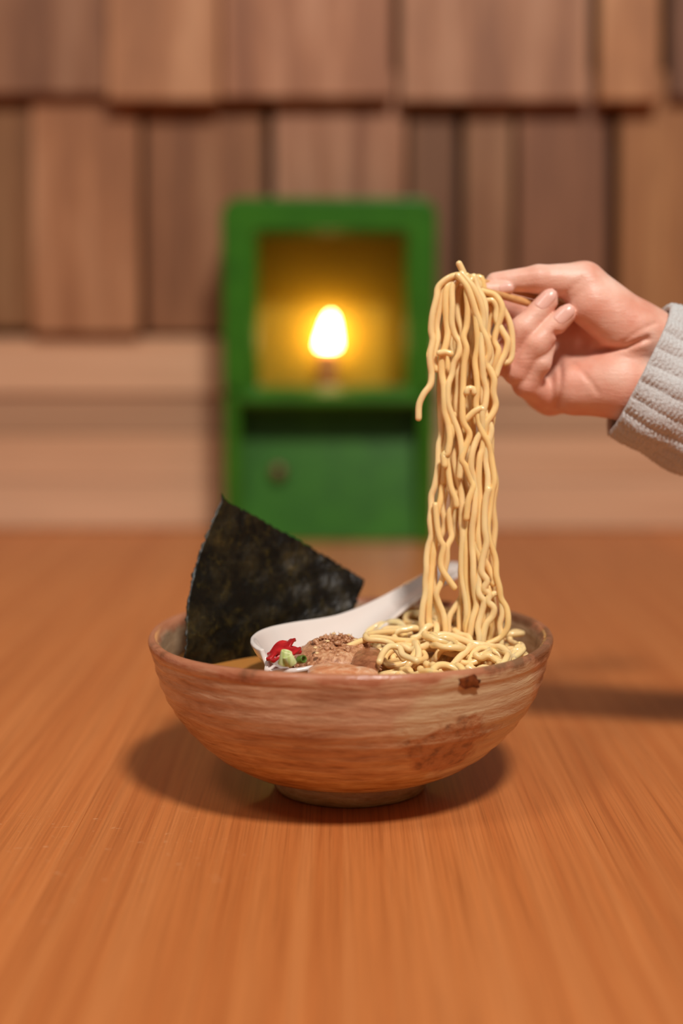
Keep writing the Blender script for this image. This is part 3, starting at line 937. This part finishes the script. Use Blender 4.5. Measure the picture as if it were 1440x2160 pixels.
w = NT('red_ginger'); v = w.coord()
w.set(Base_Color=w.ramp(w.noise(v, 200, 3), [(0.3, srgb(150, 14, 18)), (0.7, srgb(206, 40, 44))]), Roughness=0.28, Subsurface_Weight=0.3)
w.b.inputs['Subsurface Radius'].default_value = (0.003, 0.0006, 0.0005)
M['ginger'] = w.m


def ribbon(name, pts, wdt, thk, mat, label, cat, group=None):
    C = resample(catmull(pts, 8), .0008)
    n = len(C)
    T = np.gradient(C, axis=0); T /= np.linalg.norm(T, axis=1)[:, None]
    up = np.array([0, 0, 1.0])
    V, F = [], []
    for i in range(n):
        s = np.cross(T[i], up); s /= np.linalg.norm(s) + 1e-9
        u = np.cross(s, T[i])
        k = wdt * (1 - .55 * (2 * i / (n - 1) - 1) ** 4)
        tw = 0.5 * math.sin(i * .35)
        s2 = s * math.cos(tw) + u * math.sin(tw); u2 = -s * math.sin(tw) + u * math.cos(tw)
        for (a, b) in ((-1, -1), (1, -1), (1, 1), (-1, 1)):
            V.append(C[i] + s2 * a * k / 2 + u2 * b * thk / 2)
    for i in range(n - 1):
        for j in range(4):
            k = (j + 1) % 4
            F.append((i * 4 + j, i * 4 + k, i * 4 + 4 + k, i * 4 + 4 + j))
    F += [(3, 2, 1, 0), tuple(4 * (n - 1) + j for j in range(4))]
    o = mesh_obj(name, V, F, mat, recentre=True)
    fix_normals(o); bevel(o, thk * .25, 2); 
    return tag(o, label, cat, group)


G = 'red ginger shreds in the spoon'
for pts, lb in [([(566, 1392, .646), (580, 1376, .652), (598, 1366, .656), (612, 1354, .660), (618, 1350, .664)], 'red pickled ginger shred curling up against the spoon wall'),
                ([(572, 1396, .640), (592, 1384, .643), (612, 1374, .646), (632, 1368, .650)], 'pinkish red ginger shred lying slantwise beside the scallion'),
                ([(586, 1388, .650), (600, 1374, .655), (618, 1372, .658), (636, 1376, .658)], 'dark red ginger shred tucked behind the slanting one'),
                ([(568, 1382, .655), (584, 1368, .660), (602, 1360, .664), (608, 1372, .662)], 'red ginger shred at the back of the little pile')]:
    ribbon('ginger_shred', [PY(*p) for p in pts], .0056, .0016, M['ginger'], lb, 'ginger', G)

w = NT('scallion'); v = w.coord((1, 1, .1))
w.set(Base_Color=w.ramp(w.noise(v, 500, 2), [(0.3, srgb(190, 206, 112)), (0.6, srgb(232, 236, 180))]), Roughness=0.35, Subsurface_Weight=0.3)
w.b.inputs['Subsurface Radius'].default_value = (0.002, 0.002, 0.001)
M['scallion'] = w.m
w = NT('scallion_green'); w.set(Base_Color=(*srgb(96, 120, 44), 1), Roughness=0.35); M['scallion_green'] = w.m


def scallion(px, py, Y, R, L, tilt, mat, label):
    c = PY(px, py, Y)
    prof = [(R * .62, -L / 2), (R, -L / 2), (R, L / 2), (R * .62, L / 2), (R * .62, -L / 2)]
    V, F = lathe(prof, 20)
    rm = Matrix.Rotation(tilt[0], 3, 'X') @ Matrix.Rotation(tilt[1], 3, 'Y')
    V = [c + rm @ Vector(p) for p in V]
    o = weld(mesh_obj('scallion_slice', V, F, mat, recentre=True))
    bevel(o, .0003, 2)
    return tag(o, label, 'scallion', 'scallion slices in the spoon')


scallion(601, 1388, .636, .0026, .0068, (0.1, 0.25), M['scallion'], 'pale green scallion slice standing beside the red ginger')
scallion(611, 1392, .634, .0024, .0052, (0.2, -0.5), M['scallion'], 'small pale scallion slice leaning on its taller neighbour')
scallion(636, 1391, .634, .0019, .0036, (1.2, 0.7), M['scallion_green'], 'dark green scallion slice in front of the minced meat')


def slab(name, grid, thk, mat, label, cat):
    """grid of (px, py, Y) rows -> slab with thickness"""
    R_, C_ = len(grid), len(grid[0])
    V = [PY(*p) for row in grid for p in row]
    F = [(r * C_ + c, r * C_ + c + 1, (r + 1) * C_ + c + 1, (r + 1) * C_ + c) for r in range(R_ - 1) for c in range(C_ - 1)]
    o = mesh_obj(name, V, F, mat, recentre=True)
    m = o.modifiers.new('thickness', 'SOLIDIFY'); m.thickness = thk; m.offset = 1
    subsurf(o, 3)
    return tag(o, label, cat)


w = NT('glossy_pork'); v = w.coord()
nz = w.noise(v, 140, 4, 0.6, 0.6)
w.set(Base_Color=w.ramp(nz, [(0.35, srgb(126, 72, 44)), (0.6, srgb(178, 116, 80))]), Roughness=0.2, Subsurface_Weight=0.2)
w.b.inputs['Subsurface Radius'].default_value = (0.003, 0.0012, 0.0008)
w.set(Normal=w.bump(w.noise(v, 420, 4), 0.8, .001))
M['pork'] = w.m
w = NT('pork_fat'); v = w.coord()
nz = w.noise(v, 180, 4, 0.6, 0.8)
w.set(Base_Color=w.ramp(nz, [(0.35, srgb(206, 130, 86)), (0.55, srgb(226, 166, 124)), (0.7, srgb(240, 206, 176))]), Roughness=0.25, Subsurface_Weight=0.3)
w.b.inputs['Subsurface Radius'].default_value = (0.004, 0.0016, 0.001)
w.set(Normal=w.bump(nz, 0.6, .001))
M['fat'] = w.m
slab('pork_slice', [[(742, 1372, .664), (765, 1362, .668), (790, 1360, .670), (806, 1366, .668)], [(738, 1384, .652), (764, 1371, .655), (790, 1368, .657), (808, 1374, .655)],
                    [(736, 1396, .640), (760, 1386, .642), (788, 1384, .643), (804, 1390, .642)], [(738, 1414, .630), (760, 1412, .630), (786, 1412, .630), (800, 1414, .630)]], .006, M['pork'], 'glossy brown braised pork slice between minced meat and noodles', 'meat')
slab('pork_belly', [[(640, 1407, .645), (672, 1396, .648), (710, 1395, .648), (750, 1401, .646), (800, 1404, .644)], [(644, 1410, .632), (674, 1399, .634), (712, 1398, .634), (752, 1403, .633), (802, 1406, .632)],
                    [(646, 1429, .618), (676, 1425, .618), (714, 1425, .618), (754, 1427, .618), (802, 1429, .618)]], .008, M['fat'], 'pale orange fatty pork strip along the near rim of the bowl', 'meat')

# ------------------------------------------------------------------ chopsticks
w = NT('bamboo'); v = w.coord((1, .1, 1))
w.set(Base_Color=w.ramp(w.noise(v, 200, 3), [(0.3, srgb(196, 140, 84)), (0.7, srgb(222, 170, 110))]), Roughness=0.4)
M['bamboo'] = w.m
HD = 0.722                      # distance of the hand's own plane
HS = HD / FPX
HC = PD(1200, 720, HD)


def H(x, y, d):
    return HC + RIGHT * ((x - 1200) * HS) + UP * ((720 - y) * HS) - FWD * (d * HS)


for (a, b, lb) in [((964, 619, 116), (1700, 740, -330), 'bamboo chopstick gripped by the hand, the lower of the two'),
                   ((958, 596, 92), (1690, 700, -400), 'bamboo chopstick under the thumb, the upper of the two')]:
    p, q = H(*a), H(*b)
    C = np.array([tuple(p.lerp(q, t)) for t in np.linspace(0, 1, 24)])
    V, F = tube(C, np.linspace(.0015, .0041, 24), 14)
    o = mesh_obj('chopstick', V, F, M['bamboo'], recentre=True)
    tag(o, lb, 'chopstick', 'pair of chopsticks')

# ------------------------------------------------------------------ hand
def surface_nets(Fv, org, h):
    nx, ny, nz = Fv.shape
    S = Fv < 0
    corners = [(i, j, k) for i in (0, 1) for j in (0, 1) for k in (0, 1)]
    cnt = np.zeros((nx - 1, ny - 1, nz - 1), dtype=np.int8)
    for (i, j, k) in corners:
        cnt += S[i:nx - 1 + i, j:ny - 1 + j, k:nz - 1 + k]
    act = (cnt > 0) & (cnt < 8)
    ids = np.full(act.shape, -1, dtype=np.int64)
    idx = np.argwhere(act)
    ids[act] = np.arange(len(idx))
    pos = np.zeros((len(idx), 3)); num = np.zeros(len(idx))
    for a in range(8):
        for b in range(a + 1, 8):
            ca, cb = np.array(corners[a]), np.array(corners[b])
            if abs(ca - cb).sum() != 1: continue
            ia, ib = idx + ca, idx + cb
            fa = Fv[ia[:, 0], ia[:, 1], ia[:, 2]]; fb_ = Fv[ib[:, 0], ib[:, 1], ib[:, 2]]
            m = (fa < 0) != (fb_ < 0)
            t = np.where(m, fa / (fa - fb_ + 1e-12), 0)
            pos[m] += (ca + (cb - ca) * t[m][:, None])
            num[m] += 1
    V = (idx + pos / num[:, None]) * h + np.array(org)
    quads = []
    for axis in range(3):
        sl0 = [slice(None)] * 3; sl1 = [slice(None)] * 3
        sl0[axis] = slice(0, -1); sl1[axis] = slice(1, None)
        A_, B_ = S[tuple(sl0)], S[tuple(sl1)]
        e = np.argwhere(A_ != B_)
        u, v_ = [(1, 2), (2, 0), (0, 1)][axis]
        ok = (e[:, u] > 0) & (e[:, v_] > 0) & (e[:, u] < Fv.shape[u] - 1) & (e[:, v_] < Fv.shape[v_] - 1)
        e = e[ok]
        du = np.zeros(3, int); du[u] = 1
        dv = np.zeros(3, int); dv[v_] = 1
        g = lambda q: ids[q[:, 0], q[:, 1], q[:, 2]]
        q4 = np.stack([g(e), g(e - du), g(e - du - dv), g(e - dv)], axis=1)
        ins = A_[e[:, 0], e[:, 1], e[:, 2]]
        q4[~ins] = q4[~ins][:, ::-1]
        quads.append(q4)
    return V, np.vstack(quads)


STEP = 3.4
X0, X1, Y0_, Y1_, D0, D1 = 940, 1500, 525, 960, -185, 130
gx = np.arange(X0, X1, STEP, dtype=np.float32); gy = np.arange(Y0_, Y1_, STEP, dtype=np.float32); gd = np.arange(D0, D1, STEP, dtype=np.float32)
GX, GY, GD = np.meshgrid(gx, gy, gd, indexing='ij')


def rc(a, b, ra, rb, flat=None):
    a = np.array(a, np.float32); b = np.array(b, np.float32)
    ba = b - a
    px, py, pd = GX - a[0], GY - a[1], GD - a[2]
    h = np.clip((px * ba[0] + py * ba[1] + pd * ba[2]) / float((ba * ba).sum() + 1e-6), 0, 1)
    return np.sqrt((px - h * ba[0]) ** 2 + (py - h * ba[1]) ** 2 + (pd - h * ba[2]) ** 2) - (ra + (rb - ra) * h)


def smin(a, b, k):
    h = np.maximum(k - np.abs(a - b), 0) / k
    return np.minimum(a, b) - h * h * k * 0.25


palm = [
    ((1345, 705, -10), (1560, 803, -20), 66, 70),        # forearm, thumb side
    ((1302, 805, -10), (1520, 900, -20), 70, 72),        # forearm, little-finger side
    ((1340, 705, 5), (1228, 602, 18), 64, 45),           # thumb metacarpal
    ((1318, 700, 18), (1240, 650, 30), 50, 46),          # thenar mound
    ((1310, 812, -2), (1218, 815, -22), 66, 60),         # hypothenar
    ((1340, 740, -30), (1112, 640, -108), 52, 36),       # metacarpals
    ((1335, 760, -30), (1100, 690, -112), 52, 38),
    ((1330, 780, -25), (1108, 752, -98), 50, 38),
    ((1320, 800, -20), (1150, 822, -70), 52, 38),
]
fingers = {   # MCP, PIP, DIP, tip with radii
    'index': [((1112, 640, -108), 36), ((985, 618, -30), 29), ((1004, 622, 40), 22), ((1062, 616, 48), 16)],
    'middle': [((1100, 690, -112), 36), ((1056, 764, 18), 29), ((1098, 700, 44), 26.5), ((1149, 641, 44), 22)],
    'ring': [((1108, 752, -98), 36), ((1085, 786, 28), 28), ((1125, 732, 50), 25.5), ((1184, 672, 52), 21)],
    'little': [((1168, 836, -55), 38), ((1106, 812, 16), 27), ((1134, 770, 40), 20), ((1153, 736, 36), 14)],
}
thumb = [((1226, 601, 18), 45), ((1130, 595, 40), 29), ((1040, 600, 34), 20)]
total = None
for (a, b, ra, rb) in palm:
    f = rc(a, b, ra, rb)
    total = f if total is None else smin(total, f, 26)
for nm, ch in fingers.items():
    total = smin(total, rc(ch[0][0], ch[1][0], ch[0][1], ch[1][1]), 12)
tf = smin(rc(thumb[0][0], thumb[1][0], thumb[0][1], thumb[1][1]), rc(thumb[1][0], thumb[2][0], thumb[1][1], thumb[2][1]), 8)
total = smin(total, tf, 12)
for nm, ch in fingers.items():
    f = smin(rc(ch[1][0], ch[2][0], ch[1][1], ch[2][1]), rc(ch[2][0], ch[3][0], ch[2][1], ch[3][1]), 14)
    f = smin(f, rc(ch[0][0], ch[1][0], ch[0][1] * .6, ch[1][1]), 6)
    total = smin(total, f, 2.5)


def crease(line, amp, wid, dmin):
    global total
    best = np.full(GX.shape[:2], 1e9, np.float32)
    gx2, gy2 = GX[:, :, 0], GY[:, :, 0]
    for (a, b) in zip(line[:-1], line[1:]):
        ba = (b[0] - a[0], b[1] - a[1])
        h = np.clip(((gx2 - a[0]) * ba[0] + (gy2 - a[1]) * ba[1]) / (ba[0] ** 2 + ba[1] ** 2), 0, 1)
        best = np.minimum(best, np.hypot(gx2 - a[0] - h * ba[0], gy2 - a[1] - h * ba[1]))
    g = amp * np.exp(-(best / wid) ** 2)
    total = total + g[:, :, None] * (GD > dmin)


crease([(1160, 712), (1205, 730), (1262, 741), (1310, 738), (1350, 722)], 9, 6, 0)
crease([(1195, 752), (1230, 800), (1252, 832)], 2.5, 5, 0)
crease([(1184, 745), (1180, 800), (1176, 862)], 5, 5, -20)
crease([(1300, 730), (1330, 708), (1368, 690)], 3, 4, 0)
crease([(1216, 600), (1190, 622), (1170, 640)], 2, 6, 0)
V, Q = surface_nets(total, (X0, Y0_, D0), STEP)
# light smoothing
E = np.vstack([Q[:, [0, 1]], Q[:, [1, 2]], Q[:, [2, 3]], Q[:, [3, 0]]])
for it in range(2):
    acc = np.zeros_like(V); c_ = np.zeros(len(V))
    np.add.at(acc, E[:, 0], V[E[:, 1]]); np.add.at(acc, E[:, 1], V[E[:, 0]])
    np.add.at(c_, E[:, 0], 1); np.add.at(c_, E[:, 1], 1)
    V = V * 0.5 + 0.5 * acc / c_[:, None]
del GX, GY, GD, total


def Hn(V):
    V = np.asarray(V)
    return np.array(HC)[None] + (V[:, [0]] - 1200) * HS * np.array(RIGHT)[None] + (720 - V[:, [1]]) * HS * np.array(UP)[None] - V[:, [2]] * HS * np.array(FWD)[None]


def skin_mat():
    w = NT('skin'); v = w.coord()
    big = w.noise(v, 45, 3, 0.5)
    fine = w.noise(v, 900, 3, 0.6)
    col = w.ramp(big, [(0.3, srgb(222, 152, 128)), (0.52, srgb(234, 182, 160)), (0.72, srgb(240, 204, 186))])
    w.set(Base_Color=col, Roughness=0.42, Subsurface_Weight=0.3, Specular_IOR_Level=0.4)
    w.b.inputs['Subsurface Radius'].default_value = (0.006, 0.0022, 0.0012)
    folds = w.n('ShaderNodeMapping', i_0=v); folds.inputs['Rotation'].default_value = (0, 0.6, 0); folds.inputs['Scale'].default_value = (0.35, 1, 1.6)
    w.set(Normal=w.bump(w.math('ADD', fine, w.math('MULTIPLY', w.noise(folds.outputs[0], 170, 3, 0.6, 0.4), 2.2)), 0.28, .0006))
    return w.m


M['skin'] = skin_mat()
person = empty('person', H(1345, 775, -15))
tag(person, 'person in a cream knit sweater lifting noodles with chopsticks', 'person')
hand = mesh_obj('hand', Hn(V), Q, M['skin'], person)
fix_normals(hand)
w = NT('fingernail'); w.set(Base_Color=(*srgb(236, 188, 172), 1), Roughness=0.3, Subsurface_Weight=0.3, Coat_Weight=0.1)
w.b.inputs['Subsurface Radius'].default_value = (0.003, 0.0015, 0.001)
M['nail'] = w.m


def nail(dip, tip, rd, rt, nrm, length, width_ang, shift=0.0):
    a = np.array(dip, float); b = np.array(tip, float)
    ax_ = b - a; L_ = np.linalg.norm(ax_); ax_ /= L_
    n_ = np.array(nrm, float); n_ -= ax_ * n_.dot(ax_); n_ /= np.linalg.norm(n_)
    l_ = np.cross(ax_, n_)
    NUv, NVv = 11, 12
    V, F = [], []
    for j in range(NVv):
        t = j / (NVv - 1)
        s = L_ - length * 0.62 + t * length + shift          # along the finger
        h = min(1, max(0, s / L_))
        r = rd + (rt - rd) * h
        over = max(0, s - L_)                 # beyond the tip centre the surface falls away
        rr = math.sqrt(max(0.30, 1 - (over / (rt * 1.35)) ** 2)) * r
        round_ = (1 - 0.45 * (abs(2 * t - 1)) ** 4)
        for i in range(NUv):
            u = -1 + 2 * i / (NUv - 1)
            th = u * width_ang * round_
            lift = -0.9 + 2.4 * t - 1.5 * abs(u) ** 4
            V.append(a + ax_ * s + (rr + lift) * (math.cos(th) * n_ + math.sin(th) * l_))
    for j in range(NVv - 1):
        for i in range(NUv - 1):
            q = j * NUv + i
            F.append((q, q + 1, q + NUv + 1, q + NUv))
    o = mesh_obj('fingernail', Hn(V), F, M['nail'], hand)
    m = o.modifiers.new('thickness', 'SOLIDIFY'); m.thickness = 0.0004; m.offset = -1
    subsurf(o, 1)
    return o


f = fingers['middle']; nail(f[2][0], f[3][0], f[2][1], f[3][1], (-0.25, -0.35, 1), 50, 0.82, 3)
f = fingers['ring']; nail(f[2][0], f[3][0], f[2][1], f[3][1], (-0.05, -0.30, 1), 46, 0.82, 3)
f = fingers['index']; nail(f[2][0], f[3][0], f[2][1], f[3][1], (0, 0.1, 1), 28, 0.7, 3)

# ------------------------------------------------------------------ knit sleeve
w = NT('cream_knit'); v = w.coord()
nz = w.noise(v, 700, 4, 0.7)
big = w.noise(v, 60, 2)
w.set(Base_Color=w.mix(w.math('MULTIPLY', nz, 0.5), srgb(218, 218, 216), srgb(180, 177, 174)), Roughness=0.9, Specular_IOR_Level=0.15, Sheen_Weight=0.3)
w.set(Normal=w.bump(nz, 0.8, .0012))
M['knit'] = w.m
cc = np.array((1345.0, 776.0, -14.0)); dr = np.array((0.91, 0.415, -0.06)); dr /= np.linalg.norm(dr)
e1 = np.array((0.415, -0.91, 0.0)); e1 -= dr * e1.dot(dr); e1 /= np.linalg.norm(e1)
e2 = np.cross(dr, e1)
if e2[2] < 0: e2 = -e2
NA = 24 * 14
prof = []       # (t, shrink) from inside, round the rim, to the outside
for t in np.linspace(70, 6, 22): prof.append((t, -15.0))
prof += [(2, -13), (-1, -10), (-2, -6), (0, -2)]
for t in np.arange(2.5, 520, 2.6): prof.append((t, 0.0))
V, F = [], []
for (t, s) in prof:
    out = s > -3
    for i in range(NA):
        th = 2 * math.pi * i / NA
        w_ = th * 24 / (2 * math.pi)
        fr = w_ - math.floor(w_)
        rib = (4.6 + 1.6 * math.sin(2.3 * math.floor(w_))) * (abs(math.cos(math.pi * (fr - .5))) ** 0.8) - 2.5 + 0.7 * rng.normal()
        if fr < .5: leg = fr * 2
        else: leg = (1 - fr) * 2
        st_ = 1.3 * math.cos(2 * math.pi * (t / 9.5 - 0.55 * leg)) * (0.35 + 0.65 * abs(math.sin(2 * math.pi * fr)))
        a1 = 150 + 12 * math.sin(t / 90.0); a2 = 104 + 8 * math.sin(t / 70. + 1)
        k = 1.0
        dx = (rib + st_) if out else rib * .5
        wob = 3 * math.sin(3 * th + t * .02) + 2.5 * math.sin(t * .05 + 2 * th)
        ra, rb_ = a1 + s + dx + wob, a2 + s + dx + wob
        edge = (4 * math.sin(2 * th + 1)) * math.exp(-max(t, 0) / 40.0)
        # the lower edge of the cuff sags a little forward of the wrist
        V.append(cc + dr * (t + edge) + e1 * (ra * math.cos(th)) + e2 * (rb_ * math.sin(th)))
m_ = len(prof)
for j in range(m_ - 1):
    for i in range(NA):
        k = (i + 1) % NA
        F.append((j * NA + i, j * NA + k, (j + 1) * NA + k, (j + 1) * NA + i))
F.append(tuple((m_ - 1) * NA + i for i in range(NA)))
sl = mesh_obj('sleeve', Hn(V), F, M['knit'], person)
fix_normals(sl)
sl['label'] = 'ribbed cream knit sweater cuff'
